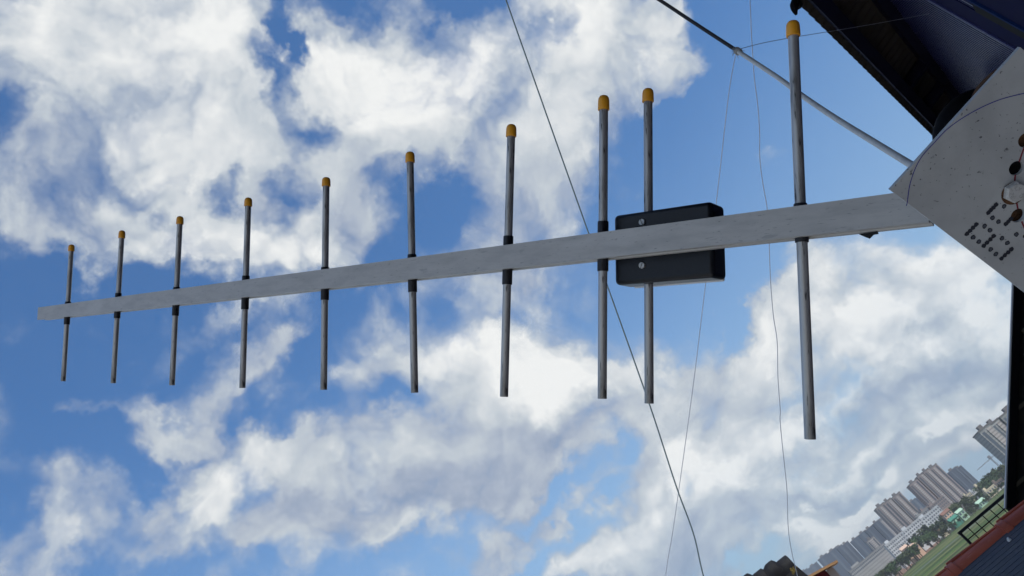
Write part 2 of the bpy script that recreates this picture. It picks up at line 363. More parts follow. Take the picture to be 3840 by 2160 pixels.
# feed box behind the boom
zf = -BD/2-.0006
K = 3840/2576
xl = onplane(1543.5*K,620*K,zf).x; xr = onplane(1793*K,610*K,zf).x
yt = (onplane(1545*K,536*K,zf).y+onplane(1790*K,510.5*K,zf).y)/2; yb = (onplane(1545*K,711*K,zf).y+onplane(1790*K,704*K,zf).y)/2
lo, hi = .005, .12
for _ in range(40):                                  # depth at which the end face closes the outline
    md = (lo+hi)/2
    if onplane(1827*K,617*K,zf-md).x > xr: lo = md
    else: hi = md
depth = (lo+hi)/2
print("box", xl, xr, yt, yb, "depth", depth)
fb = MB(); fb.abox(xl,xr,yb,yt,zf-depth,zf)
box = fb.build("feed_box", M_box, ant, MB_, bevel=.0045, seg=5)
lid = MB(); lid.abox(xl+.004,xr-.004,yb-.0005,yt-.003,zf-depth-.005,zf-depth+.0006-.0012); lid.build("back_lid", M_lid, box, MB_, bevel=.0015)
for sy in (559,668):
    q = onplane(1616*K, sy*K, zf); Ms = MB_ @ Matrix.Translation(q) @ Matrix.Rotation(R(20 if sy == 559 else -25),4,'Z') @ Matrix.Diagonal((.48,.48,.6,1))
    sc = MB(); rr = .0062
    lathe(sc, [(rr,-.0002),(rr,.0008),(rr*.9,.0010)], 20)
    for sg in (-1,1):
        arc = [(sg*.0008+0, -rr*.97), (sg*.0008, rr*.97)]
        arc = [(sg*max(.0008, rr*math.cos(t)), rr*math.sin(t)*.98, .0010) for t in [R(-82+164*j/10) for j in range(11)]]
        if sg < 0: arc = arc[::-1]
        sc.prism(arc, (0,0,.0022))
    sc.build("screw", M_steel, box, Ms)
cl = MB(); cl.prism([onplane(x*K,y*K,-.004) for x,y in ((2160,589),(2206,582),(2207,587),(2195,589),(2185,599),(2174,595))], (0,0,-.004)); cl.build("clip", M_dark, ant, MB_)

# mounting plate
NP = (rgt*.02 - upv*.36 - fwd*.93).normalized()
PC0 = P(3338,712,.50)
def plane_hit(x, y, o, n):
    d = ray(x, y); return EYE + d*((o-EYE).dot(n)/d.dot(n))
C1 = plane_hit(3826,177,PC0,NP)
px_ = (C1-PC0).normalized(); py_ = NP.cross(px_)
MP = Matrix((px_, py_, NP)).transposed().to_4x4(); MP.translation = PC0
def pl(x, y, z=0.0): return onplane(x, y, z, MP)
L1 = (C1-PC0).length
dn = pl(3840,1095); dn = Vector((dn.x, dn.y)).normalized()
q1 = Vector((L1,0)); q3 = dn*L1*1.55; q2 = q1+q3
print("plate side", L1, "boom end depth vs plate", (MP.inverted() @ (MB_ @ Vector((LB,0,BD/2)))).z, (MP.inverted() @ (MB_ @ Vector((LB-.05,0,BD/2)))).z)
c5 = lambda x, y: (3600+x/2.7863, 480+y/2.7863)
import bmesh
bm = bmesh.new()
def loop(pts):
    vv = [bm.verts.new((p[0],p[1],0)) for p in pts]
    return [bm.edges.new((vv[i], vv[(i+1)%len(vv)])) for i in range(len(vv))]
edges = loop([(0,0),q1,q2,q3])
hr = .0047
holes = [pl(*c5(685,128)), pl(*c5(588,420)), pl(*c5(606,915))]
for h_ in holes: edges += loop([(h_.x+hr*math.cos(t), h_.y+hr*math.sin(t)) for t in [2*math.pi*k/28 for k in range(28)]])
bmesh.ops.triangle_fill(bm, use_beauty=True, edges=edges)
r_ = bmesh.ops.extrude_face_region(bm, geom=bm.faces[:])
bmesh.ops.translate(bm, verts=[v for v in r_['geom'] if isinstance(v, bmesh.types.BMVert)], vec=(0,0,-.0026))
bmesh.ops.recalc_face_normals(bm, faces=bm.faces[:])
me = bpy.data.meshes.new("mounting_plate"); bm.to_mesh(me); bm.free(); me.materials.append(M_plate)
plate = bpy.data.objects.new("mounting_plate", me); C.objects.link(plate)
plate.parent = ant; plate.matrix_parent_inverse = WORLD[ant.name].inverted(); plate.matrix_basis = MP; WORLD[plate.name] = MP
def strip(pts, w, z=.00012):
    m = MB(); pts = [Vector((p.x,p.y,0)) for p in pts]
    L_, R_ = [], []
    for i, p in enumerate(pts):
        t = (pts[min(i+1,len(pts)-1)]-pts[max(i-1,0)]).normalized(); nn = Vector((-t.y,t.x,0))*w/2
        L_.append(p+nn+Vector((0,0,z))); R_.append(p-nn+Vector((0,0,z)))
    k = len(pts); m.add(L_+R_, [(k+i,k+i+1,i+1,i) for i in range(k-1)]); return m
arc = spline([pl(*q) for q in ((3398,772),(3402,758),(3414,683),(3448,600),(3507,531),(3562,476),(3645,421),(3742,376),(3840,350),(3930,335))], 6)
strip(arc, .00055).build("scribed_arc", M_blueink, plate, MP)
m = MB()
for sg in (((672,200),(645,270),(618,352)), ((578,488),(573,520),(571,562)), ((590,780),(598,815),(604,846)), ((643,975),(658,1010),(680,1060))):
    s2 = strip([pl(*c5(*q)) for q in sg], .0011); m.add(s2.v, s2.f)
m.build("red_line", M_redink, plate, MP)
def disc(mb, c, r0, z, n=14, jit=.16):
    vs = [(c.x,c.y,z)]+[(c.x+r0*(1+random.uniform(-jit,jit))*math.cos(2*math.pi*k/n), c.y+r0*(1+random.uniform(-jit,jit))*math.sin(2*math.pi*k/n), z) for k in range(n)]
    mb.add(vs, [(0,1+k,1+(k+1)%n) for k in range(n)])
m, m2 = MB(), MB()
zz_ = .00013
for q in ((460,818),(340,938),(400,980),(255,1025),(312,1068),(587,1112),(437,1152),(493,1200),(137,1142),(195,1187),(320,1267),(373,1317),(682,1128)):
    c = pl(*c5(*q)); disc(m, c, .00165, zz_); disc(m2, c, .00105, zz_+.0001); zz_ += 2e-6
for a_, b_, k in (((375,803),(296,884),4),((530,950),(478,1002),3),((168,1008),(70,1106),4),((350,1130),(248,1230),4),((535,1265),(432,1362),4)):
    for j in range(k):
        t = j/(k-1); disc(m, pl(*c5(a_[0]+(b_[0]-a_[0])*t, a_[1]+(b_[1]-a_[1])*t)), .0016, zz_); zz_ += 2e-6
m.build("dotted_print", M_print, plate, MP); m2.build("dotted_print_fill", M_printf, plate, MP)
# bolt head with its raised grade marking
bc = pl(*c5(550,660)); Mb = MP @ Matrix.Translation(bc)
bt = MB(); rr = .0072
hexp = [(rr*math.cos(R(30+60*k+12)), rr*math.sin(R(30+60*k+12))) for k in range(6)]
vs = []
for z, sc_ in ((.0010,1),(.0036,1),(.0044,.90)):
    vs += [(x*sc_,y*sc_,z) for x,y in hexp]
bt.add(vs, [(i*6+k, i*6+(k+1)%6, (i+1)*6+(k+1)%6, (i+1)*6+k) for i in range(2) for k in range(6)]+[tuple(range(12,18))])
lathe(bt, [(.0058,.0040),(.0060,.0046),(.0056,.0049)], 28)
bolt = bt.build("bolt_head", M_bolt, plate, Mb)
ws = MB(); lathe(ws, [(.0076,.0001),(.0076,.0006),(.0073,.0009)], 24); ws.build("shadow_washer", M_rust_and_shadow, plate, Mb @ Matrix.Translation((-.0008,-.0012,0)))  # off-centre dark disc stands in for the shadow under the bolt head
m = MB()
def glyph(ch, c, up, size, z):
    cu = bpy.data.curves.new("glyph", 'FONT'); cu.body = ch; cu.size = size; cu.align_x = 'CENTER'; cu.align_y = 'CENTER'; cu.extrude = .00012; cu.offset = .00002
    ob = bpy.data.objects.new("glyph", cu); me_ = bpy.data.meshes.new_from_object(ob)
    up = Vector((up.x,up.y,0)).normalized(); rx = Vector((up.y,-up.x,0))
    m.add([c + rx*v.co.x + up*v.co.y + Vector((0,0,z+v.co.z)) for v in me_.vertices], [tuple(p.vertices) for p in me_.polygons])
    bpy.data.objects.remove(ob); bpy.data.curves.remove(cu); bpy.data.meshes.remove(me_)
for ch, q in (("A",(576,614)),("2",(533,617)),("-",(499,636)),("7",(487,670)),("0",(490,706))):
    p = pl(*c5(*q)) - bc; p.z = 0; glyph(ch, p*.95, -p, .0032, .0049)
p = pl(*c5(600,690))-bc; p.z = 0; glyph("C6", p*.9, -p, .0030, .0049)
m.build("raised_mark", M_markd, bolt, Mb)
# rusty clamp behind the plate, seen past its edge and through two of its holes
m = MB()
poly = [(3644,398),(3654,360),(3673,328),(3697,301),(3724,277),(3744,261),(3790,272),(3905,420),(3905,930),(3790,905),(3770,700),(3700,480)]
m.prism([pl(*q, -.0056) for q in poly], (0,0,-.003)); m.build("rusty_clamp", M_rust_and_shadow, ant, MP)
m = MB(); h_ = pl(*c5(588,420)); lathe(m, [(.0062,-.0050),(.0062,-.0028)], 24); m.build("black_plug", M_black, ant, MP @ Matrix.Translation((h_.x,h_.y,0)))

# ------------------------------------------------------------------ ropes and wires across the sky
M_rope_d = mat("dark_rope", (.03,.03,.035), .8); M_rope_l = mat("pale_rope", (.62,.61,.57), .7, 0, .4, [(40,4,.45,.7,(.48,.47,.44),.7)], (300,.4,.002))
M_string = mat("thin_grey_twine", (.82,.86,.92), .9); M_string2 = mat("dull_twine", (.26,.28,.32), .8); M_knot = mat("frayed_twine", (.33,.33,.32), .9)
M_green = mat("green_grey_wire", (.36,.46,.46), .5)
def DP(x, y, Z): return P(x*K, y*K, Z)
rope = empty("tied_rope", DP(1855,130,2.25))
tag(rope, "thick rope across the sky, dark above its knot and pale below it", "rope")
m = MB(); m.tube(spline([DP(300,-900,4.2),DP(1100,-366,3.0),DP(1560,-62,2.5),DP(1650,-6,2.45),DP(1750,60,2.36),DP(1856,129,2.25)]), .0056, 10); m.build("dark_length", M_rope_d, rope, None, True)
m = MB(); m.tube(spline([DP(1856,129,2.25),DP(1955,194,2.02),DP(2020,242,1.86),DP(2100,296,1.68),DP(2200,358,1.47),DP(2290,413,1.30),DP(2400,478,1.12),DP(2560,565,.95),DP(2800,690,.82),DP(3200,880,.72)]), .0062, 10); m.build("pale_length", M_rope_l, rope, None, True)
m = MB(); kc = DP(1856,129,2.25); tdir = (DP(1955,194,2.02)-kc).normalized(); o1 = tdir.orthogonal().normalized(); o2 = tdir.cross(o1)
for j in range(5):
    cc = kc+tdir*(-.008+.004*j); tl = R(20*((-1)**j))
    m.tube([cc+(o1*math.cos(t)+o2*math.sin(t))*.0085+tdir*math.sin(t+j)*.003 for t in [2*math.pi*k/16 for k in range(17)]], .0022, 6)
for j in range(12):
    d_ = Vector((random.uniform(-1,1),random.uniform(-1,1),random.uniform(-1,1))).normalized(); m.tube([kc+d_*.006, kc+d_*.014+o1*.003, kc+d_*.02+tdir*.004], .0007, 4)
m.build("knot", M_knot, rope)
def wire(name, pts, r, mt, label, cat, wob=0.0):
    pp = spline(pts, 7)
    if wob: pp = [p+Vector((random.uniform(-wob,wob),random.uniform(-wob,wob),0)) for p in pp]
    m = MB(); m.tube(pp, r, 8); return tag(m.build(name, mt, None, None, True), label, cat)
wire("twine", [DP(x,y,z) for x,y,z in ((1851,138,2.25),(1843,176,2.25),(1830,262,2.26),(1803,500,2.3),(1775,715,2.35),(1745,960,2.42),(1715,1180,2.5),(1692,1340,2.56),(1670,1480,2.6),(1620,1900,2.8))], .0011, M_string, "thin straight twine hanging down from the knot of the rope, behind the black box", "twine")
wire("twine", [DP(x,y,z) for x,y,z in ((1850,-700,3.4),(1885,-30,2.9),(1889,60,2.9),(1893,130,2.9),(1898,200,2.9),(1906,262,2.9),(1911,335,2.9),(1911,392,2.9),(1918,455,2.9),(1930,525,2.9),(1934,590,2.9),(1938,700,2.95),(1945,790,3),(1955,860,3),(1957,950,3.05),(1963,1035,3.1),(1962,1052,3.1),(1967,1110,3.1),(1975,1185,3.2),(1980,1240,3.3),(1983,1330,3.4),(1992,1390,3.5),(2004,1440,3.6),(2012,1480,3.6))], .0015, M_string, "wavy thin twine running top to bottom just left of the tallest rod", "twine")
wire("twine", [DP(x,y,z) for x,y,z in ((1858,124,2.25),(1920,108,2.3),(1990,95,2.4),(2100,77,2.6),(2200,60,2.8),(2330,36,3.0),(2450,12,3.2),(2580,-16,3.4))], .0009, M_string2, "thin twine from the rope knot across to the dark eave", "twine")
wire("taut_wire", [DP(x,y,z) for x,y,z in ((900,-1090,3.2),(1100,-500,2.6),(1262,-32,2.3),(1273,0,2.3),(1380,303,2.3),(1480,585,2.3),(1530,725,2.3),(1633,1015,2.3),(1700,1220,2.3),(1745,1345,2.3),(1775,1470,2.3),(1860,1760,2.4),(1960,2150,2.5))], .0022, M_green, "taut green grey wire slanting from top centre to bottom right behind the boom", "wire")

# black round thing half hidden behind the plate
gl = MB(); ctr = P(3690,500,3.6); rad = 174*3.6/FPX*.985   # fixed in the corner of wall and soffit
vv = -ray(3690,500).normalized(); gx = vv.orthogonal().normalized(); gy = vv.cross(gx)
Mg = Matrix((gx,gy,vv)).transposed().to_4x4(); Mg.translation = ctr
lathe(gl, [(rad*math.cos(R(a)), rad*.7*math.sin(R(a))) for a in range(-60,90,15)]+[(.001,rad*.7)], 36)
tag(gl.build("round_drum", M_black, None, Mg, True), "black rounded drum under the eave, half hidden behind the speckled plate", "drum")

# ------------------------------------------------------------------ the dark house with the overhanging roof, upper right
M_sheet = mat("dark_roof_sheet", (.036,.031,.028), .8, 0, .2, [(6,4,.4,.7,(.050,.042,.036),.7)])
M_beam = mat("dark_blue_steel", (.007,.008,.022), .8, 0, .1)
M_clad = mat("dark_blue_cladding", (.012,.014,.066), .35, 0, .6, [(5,4,.4,.7,(.008,.009,.045),.7)])
M_trimb = mat("blue_trim", (.030,.034,.11), .6, 0, .2)
M_panel = mat("navy_flat_sheet", (.006,.007,.040), .8, 0, .05)
M_glassd = mat("dark_glass", (.006,.007,.006), .7, 0, .05)
M_lblue = mat("light_blue_frame", (.008,.022,.085), .8, 0, .05)
AZ = R(26.6); da = Vector((math.sin(AZ), math.cos(AZ), 0)); dc = Vector((math.cos(AZ), -math.sin(AZ), 0)); UZ = Vector((0,0,1))
H_E, K_E = 1.6, .12                                # eave height above the eye, rise of the roof per metre inwards
e0 = PH(2981,0,H_E); c_e = (e0-EYE).dot(dc)
def roofhit(x, y, drop=0.0):                       # pixel to (along, across) on the sloping underside
    n = (UZ - dc*K_E); d = ray(x, y); o = dc*c_e + UZ*(H_E-drop)
    v = d*(o.dot(n)/d.dot(n)); return v.dot(da), v.dot(dc)
def S(s, c, z): return EYE + da*s + dc*c + UZ*z
def zr(c): return H_E + K_E*(c-c_e)
s_hook = roofhit(2981,0)[0]; s0 = -1.8; s1 = s_hook+7  # near end run back past the eye, unseen, to help shade the antenna
w1, w2 = roofhit(3322,0), roofhit(3585,338); c_w = (w1[1]+w2[1])/2
print("eave c", c_e, "s0", s0, "wall", w1, w2)
house = empty("dark_house", (EYE + da*(s0+3.5) + dc*(c_w+2.5)) * 1.0); 
tag(house, "dark blue ribbed house with an overhanging corrugated roof, top right corner", "house")
m = MB(); n_ = int((s1-s0)/.0127); cs = [c_e, c_e+.25, c_w, c_w+5]
vs = []
for k in range(n_+1):
    s_ = s0+k*.0127; w = .009*math.sin(2*math.pi*s_/.076)
    for c_ in cs: vs += [S(s_, c_, zr(c_)+w), S(s_, c_, zr(c_)+w+.004)]
q = len(cs)*2
fs = []
for k in range(n_):
    for j in range(len(cs)-1):
        a_ = k*q+2*j; b_ = a_+q
        fs += [(a_, a_+2, b_+2, b_), (a_+1, b_+1, b_+3, a_+3)]
    fs += [(k*q, k*q+q, k*q+q+1, k*q+1)]
m.add(vs, fs); m.build("corrugated_roof", M_sheet, house, None, True)
def bar(s_a, c_a, s_b, c_b, w, hgt, drop):         # beam hung under the sheet
    p, q_ = S(s_a,c_a,zr(c_a)-drop), S(s_b,c_b,zr(c_b)-drop); t = (q_-p); l = t.length; t.normalize()
    sd = t.cross(UZ).normalized(); u_ = sd.cross(t)
    m = MB(); m.box((p+q_)/2, t*(l/2), sd*(w/2), u_*(hgt/2)); return m
pa, pb = roofhit(3098,25,.03), roofhit(3486,442,.03); c_p = (pa[1]+pb[1])/2
bar(s0, c_p, s1, c_p, .05, .05, .036).build("purlin", M_beam, house)
for q1_, q2_ in (((3471,218),(3381,308)), ((3545,293),(3476,377))):
    r1 = roofhit(*q1_,.03); sr = r1[0]
    bar(sr, c_p+.026, sr, c_w, .045, .05, .037).build("rafter", M_beam, house)
bar(s_hook-.6, c_p+.026, s0+1.0, c_w, .045, .05, .037).build("rafter", M_beam, house)
bar(s0, c_w-.03, s1, c_w-.03, .05, .05, .036).build("wall_plate", M_beam, house)
m = MB()                                           # ribbed cladding, its ribs upright
npitch = .034; k_ = int((s1-s0)/npitch)
prof = []
for k in range(k_):
    a_ = s0+k*npitch; prof += [(a_, .0), (a_+.013, .0), (a_+.015, .013), (a_+.024, .013)]
zt, zb = zr(c_w)-.02, -3.0
vs = [S(s_, c_w-d_+.0, z) for s_, d_ in prof for z in (zb, zt)]
m.add(vs, [(2*i, 2*i+1, 2*i+3, 2*i+2) for i in range(len(prof)-1)]); m.build("cladding", M_clad, house)
m = MB(); m.prism([S(s0+.0, c_w+.002, -EYE.z), S(s1, c_w+.002, -EYE.z), S(s1, c_w+4.9, -EYE.z), S(s0, c_w+4.9, -EYE.z)], UZ*(EYE.z+zr(c_w)-.03)); m.build("wall", M_clad, house)
m = MB(); m.prism([S(s0, c_w+.35, zr(c_w)+.1), S(s1, c_w+.35, zr(c_w)+.1), S(s1, c_w+4.9, zr(c_w)+.1), S(s0, c_w+4.9, zr(c_w)+.1)], UZ*5.5); m.build("sun_block_storey", M_clad, house)  # unseen upper storey, added to keep direct sun off the antenna
def wallhit(x, y, c_=None):
    d = ray(x, y); v = d*(((c_ or c_w))/d.dot(dc)); return v.dot(da), v.z
sL1 = (wallhit(3560,8)[0]+wallhit(3800,160)[0])/2
sL2a, sL2b = wallhit(3640,5), wallhit(3838,120)
print("trim s", wallhit(3560,8), wallhit(3800,160), "win", sL2a, sL2b, wallhit(3735,20), wallhit(3838,86))
def vstrip(sa, sb, za, zb_, out, name, mt):
    m = MB(); m.prism([S(sa,c_w-out,za), S(sb,c_w-out,za), S(sb,c_w+.001,za), S(sa,c_w+.001,za)], UZ*(zb_-za)); return m.build(name, mt, house)
sW = (sL2a[0]+sL2b[0])/2; sB = (wallhit(3735,20)[0]+wallhit(3838,86)[0])/2
vstrip(sL1-.012, sL1+.012, zb, zt-.01, .022, "corner_trim", M_trimb)
lo_, hi_ = sorted((sL1-.012, sW)); vstrip(lo_, hi_, zb, zt-.01, .0165, "flat_panel", M_panel)
dirn = 1 if sW > sL1 else -1
zw = [wallhit(3700,12)[1], wallhit(3770,60)[1], wallhit(3838,120)[1]]
print("zw", zw)
wid = abs(sB-sW)
for k in range(5):
    z1_ = zw[0]+.05-.27*k; a_, b_ = sorted((sW, sB))
    win = vstrip(a_+.004, b_-.004, z1_-.25, z1_-.01, .0185, "window", M_glassd)
vstrip(*sorted((sB, sB+dirn*.02)), zb, zt-.01, .024, "window_frame", M_lblue)
vstrip(*sorted((sB+dirn*.021, sB+dirn*.6)), zb, zt-.01, .0170, "flat_panel", M_panel)
m = MB(); hk = [PH(x*1.0,y*1.0,H_E-.005) for x,y in ((2990,18),(2975,6),(2962,8),(2954,20),(2951,33))]
hk = [p - UZ*.012*i for i, p in enumerate(hk)]
m.tube(spline(hk,4), [.020,.020,.020,.020,.019,.019,.018,.018,.017,.016,.015,.014,.012,.010,.008,.006,.004][:17], 8); m.build("gutter_hook", M_black, house, None, True)

# ------------------------------------------------------------------ roofs and rail just below the eye, bottom right
M_shing = mat("dark_shingles", (.070,.076,.098), .8, 0, .4, [(3,4,.4,.7,(.095,.10,.105),.7),(40,3,.45,.7,(.05,.054,.07),.7)], (60,.5,.004), (.25,2.5,1))
M_tile = mat("red_ridge_tile", (.50,.115,.06), .5, 0, .5, [(5,5,.4,.7,(.33,.07,.04),.8),(40,4,.55,.75,(.58,.22,.15),.5)], (50,.4,.003), (.4,2,2))
M_wallg = mat("dark_render", (.05,.05,.055), .9)
M_rail = mat("black_rail", (.012,.013,.02), .5)
RY, RZ = 6.0, -.292                                 # ridge line
roof = empty("shingle_roof", (1.6, 5.0, EYE.z+RZ-.3))
tag(roof, "dark shingled roof with a row of red ridge tiles, bottom right corner", "roof")
m = MB(); nrow = 44
for k in range(nrow):                              # overlapping courses
    ya, yb2 = RY-.07*k, RY-.07*(k+1)-.006; za = EYE.z+RZ-.26*(RY-ya); zb2 = EYE.z+RZ-.26*(RY-yb2)
    m.add([(-2,ya,za-.0015),(5,ya,za-.0015),(5,yb2,zb2+.001),(-2,yb2,zb2+.001),(5,yb2,zb2-.0015),(-2,yb2,zb2-.0015)], [(0,3,2,1),(3,5,4,2)])
m.build("shingles", M_shing, roof)
m = MB(); m.prism([(-2,RY-3,EYE.z+RZ-.26*3-.02),(-2,RY,EYE.z+RZ-.02),(-2,RY+3,EYE.z+RZ-.26*3-.02),(-2,RY+3,0),(-2,RY-3,0)], (7,0,0)); m.build("wall", M_wallg, roof)
xj = PY(3720,1958,RY).x
for k in range(-4,9):                              # half round tiles, each lapping the next
    x0 = xj+.43*k; m = MB(); n_ = 14; L = .47
    r0, r1 = .062, .082
    ring = lambda x, r_, dz: [(x, RY+r_*math.cos(t), EYE.z+RZ-.028+dz+r_*1.05*math.sin(t)) for t in [math.pi*j/n_ for j in range(n_+1)]]
    secs = [ring(x0, r1*.8, 0), ring(x0, r1, .0), ring(x0+.05, r1, .0), ring(x0+.055, r1-.008, .0), ring(x0+L, r0, .0)]
    vs = [p for s_ in secs for p in s_]; q = n_+1
    m.add(vs, [(i*q+j, i*q+j+1, (i+1)*q+j+1, (i+1)*q+j) for i in range(4) for j in range(n_)]); m.build("ridge_tile", M_tile, roof, None, True)
    m = MB(); m.tube([(x0+.02,RY,EYE.z+RZ-.028+r1*1.05),(x0+L*.9,RY,EYE.z+RZ-.028+r0*1.05+.004)], .011, 6); m.build("tile_rib", M_tile, roof, None, True)
sp = PY(3745,1987,RY-.2); m = MB(); sp.z = EYE.z+RZ-.26*.2+.01; m.tube([sp-Vector((0,0,.012)), sp, sp+Vector((0,-.006,.01))], [.013,.013,.006], 10); m.build("screw_cap", M_lid, roof, None, True)

rail = empty("balcony_rail", (2.9, 11, EYE.z-1.4))
tag(rail, "black metal balcony rail beyond the red ridge tiles", "railing")
ry = 11.0; a_ = PY(3585,1985,ry); b_ = PY(3775,1859,ry); xa, xb, zt_ = a_.x, a_.x+2.3, (a_.z+b_.z)/2
zm = PY(3616,2001,ry).z
zm = zt_-.125
m = MB(); m.abox(xa-.02,xb,ry-.02,ry+.02,zt_-.034,zt_); m.build("top_rail", M_rail, rail)
m = MB(); m.abox(xa,xb,ry-.008,ry+.008,zm-.007,zm+.007); m.build("mid_rail", M_rail, rail)
m = MB(); m.abox(xa-.015,xa+.015,ry-.015,ry+.015,zt_-1.05,zt_-.034); m.build("post", M_rail, rail)
for k in range(1,20):
    m = MB(); xx = xa+.115*k; m.abox(xx-.005,xx+.005,ry-.005,ry+.005,zt_-1.05,zt_-.035); m.build("baluster", M_rail, rail)
m = MB(); m.abox(xa-.3,xb+.2,ry-.15,ry+1.2,0,zt_-1.05); m.build("balcony_slab", M_wallg, rail)

# leaning dark gable at the right edge
M_gab = mat("brown_black_boards", (.020,.017,.014), .8, 0, .3, [(14,4,.4,.7,(.032,.027,.020),.8)], None, (1,1,.2))
M_edge = mat("pale_edge_strip", (.50,.50,.50), .6)
M_lath = mat("brown_batten", (.075,.058,.036), .8)
gy_ = 7.4
gab = empty("dark_gable", (3.6, gy_, 0)); tag(gab, "dark boarded gable with a pale sloping edge at the right border above the red tiles", "gable")
t1_, t0_ = PY(3802,1040,gy_), PY(3773,1905,gy_)
m = MB(); tip = t0_ + (t1_-t0_)*1.25
m.prism([t0_, tip, (tip.x+1.2,gy_,tip.z-.8), (tip.x+1.2,gy_,0), (t0_.x,gy_,0)], (0,.03,0)); m.build("boards", M_gab, gab)
sl_ = (tip-t0_).normalized(); nrm = Vector((sl_.z,0,-sl_.x))
m = MB(); m.box((t0_+tip)/2+Vector((0,.02,0))-nrm*.004, sl_*((tip-t0_).length/2), nrm*.005, (0,.02,0)); m.build("edge_strip", M_edge, gab)
m = MB(); m.box((t0_+tip)/2+nrm*.03+Vector((0,-.012,0)), sl_*((tip-t0_).length/2), nrm*.03, (0,.012,0)); m.build("verge_board", M_black, gab)
for q in (((3822,1527),(3840,1517)), ((3800,1826),(3840,1790)), ((3836,1240),(3860,1222))):
    p1_, p2_ = PY(*q[0],gy_), PY(*q[1],gy_); m = MB(); m.abox(p1_.x-.02, p1_.x+.9, gy_-.02, gy_+.001, p1_.z-.016, p1_.z+.012); m.build("batten", M_lath, gab)

# dark ridge with end tile at the bottom
M_dtile = mat("dark_clay_tile", (.010,.011,.015), .7, 0, .25, [(10,5,.45,.7,(.020,.022,.022),.8)], (40,.5,.004))
M_lich = mat("yellow_lichen", (.24,.18,.05), .9, 0, .3, [(60,3,.4,.6,(.12,.10,.04),.8)])
dy = 9.0
ridge = empty("dark_tiled_ridge", (PY(2900,2200,dy).x, dy, EYE.z)); tag(ridge, "dark tiled roof ridge with yellow lichen at its right end, bottom edge", "roof ridge")
pk = PY(2944,2081,dy); pk2 = PY(2855,2129,dy); stp = (pk-pk2).length; rg = random.Random(3)
xe = PY(2962,2103,dy).x
pxm = stp/99
for k in range(5):
    x1 = pk.x - stp*k; zt_k = pk.z - (pk.z-pk2.z)*k; m = MB(); n_ = 16
    secs = [(-100,11,.118),(-93,11,.120),(-88,14,.124),(-80,17.5,.128),(-62,18,.128),(-51,16.5,.126),(-45,8,.120),(-41,0,.120),(-38,.5,.124),(-35,1,.128),(-3,0,.132),(0,-1.5,.130),(2,-8,.12)]
    vs = []
    for dx, dz, r_ in secs: vs += [(x1+dx*pxm, dy+r_*math.cos(t), zt_k+dz*pxm-r_*1.05+r_*1.05*math.sin(t)*(1 if math.sin(t) > 0 else 1.6)) for t in [math.pi*(j/n_*1.3-.15) for j in range(n_+1)]]
    q = n_+1; m.add(vs, [(i*q+j, i*q+j+1, (i+1)*q+j+1, (i+1)*q+j) for i in range(len(secs)-1) for j in range(n_)]+[tuple(range((len(secs)-1)*q, len(secs)*q))])
    m.build("ridge_tile", M_dtile, ridge, None, True)
m = MB(); m.prism([(pk.x+.01,dy-.13,pk.z-.16),(pk.x+.06,dy-.2,pk.z-.5),(pk.x+.06,dy-.2,-0.0),(pk.x+.06,dy+.2,0),(pk.x+.06,dy+.2,pk.z-.5),(pk.x+.01,dy+.13,pk.z-.16)], (-6,0,0)); m.build("gable_wall", M_dtile, ridge)
m = MB()
for k in range(26):
    c_ = PY(2977+rg.gauss(0,6), 2140+rg.gauss(0,6), dy-.2) if k < 99 else PY(3000+rg.gauss(0,5), 2160+rg.gauss(0,5), dy-.21)
    r_ = rg.uniform(.006,.016); u = Vector((rg.uniform(-1,1),rg.uniform(-.4,.4),rg.uniform(-1,1))).normalized(); w = u.cross(Vector((0,1,0))).normalized()
    m.add([c_+u*r_, c_+w*r_+Vector((0,-.006,0)), c_-u*r_, c_-w*r_+Vector((0,-.004,0))], [(0,1,2,3)])
m.build("lichen", M_lich, ridge)

# red hut with a tan beam
hy_ = 16.0
hut = empty("red_hut", (PY(3090,2160,hy_).x, hy_, 0)); tag(hut, "red walled hut with a tan roof beam, bottom edge beside the dark ridge", "hut")
M_redw = mat("dark_red_wall", (.20,.022,.030), .7, 0, .4, [(8,4,.4,.7,(.13,.018,.022),.7)]); M_tan = mat("tan_beam", (.42,.24,.11), .7, 0, .4, [(12,4,.4,.7,(.30,.17,.09),.7)]); M_cream = mat("cream_pillar", (.55,.44,.38), .8)
b0, b1 = PY(3018,2169,hy_), PY(3136,2105,hy_); t_ = (b1-b0); 
b0 = b0 - t_*.8
t_ = (b1-b0); l_ = t_.length; t_.normalize(); u_ = Vector((-t_.z,0,t_.x)); u_ = -u_ if u_.z < 0 else u_
m = MB(); m.box((b0+b1)/2 - u_*.018, t_*(l_/2), Vector((0,.30,0)), u_*.020); m.build("roof_beam", M_tan, hut)
xr_ = PY(3094,2140,hy_).x; zc = PY(3094,2140,hy_).z
m = MB(); m.abox(b0.x-1.5, xr_, hy_-.1, hy_+2.0, 0, zc+.03); m.build("wall", M_redw, hut)
p_ = PY(3112,2135,hy_); m = MB(); m.abox(xr_+.003, xr_+.135, hy_-.14, hy_+.1, 0, zc-.02); m.build("pillar", M_cream, hut)

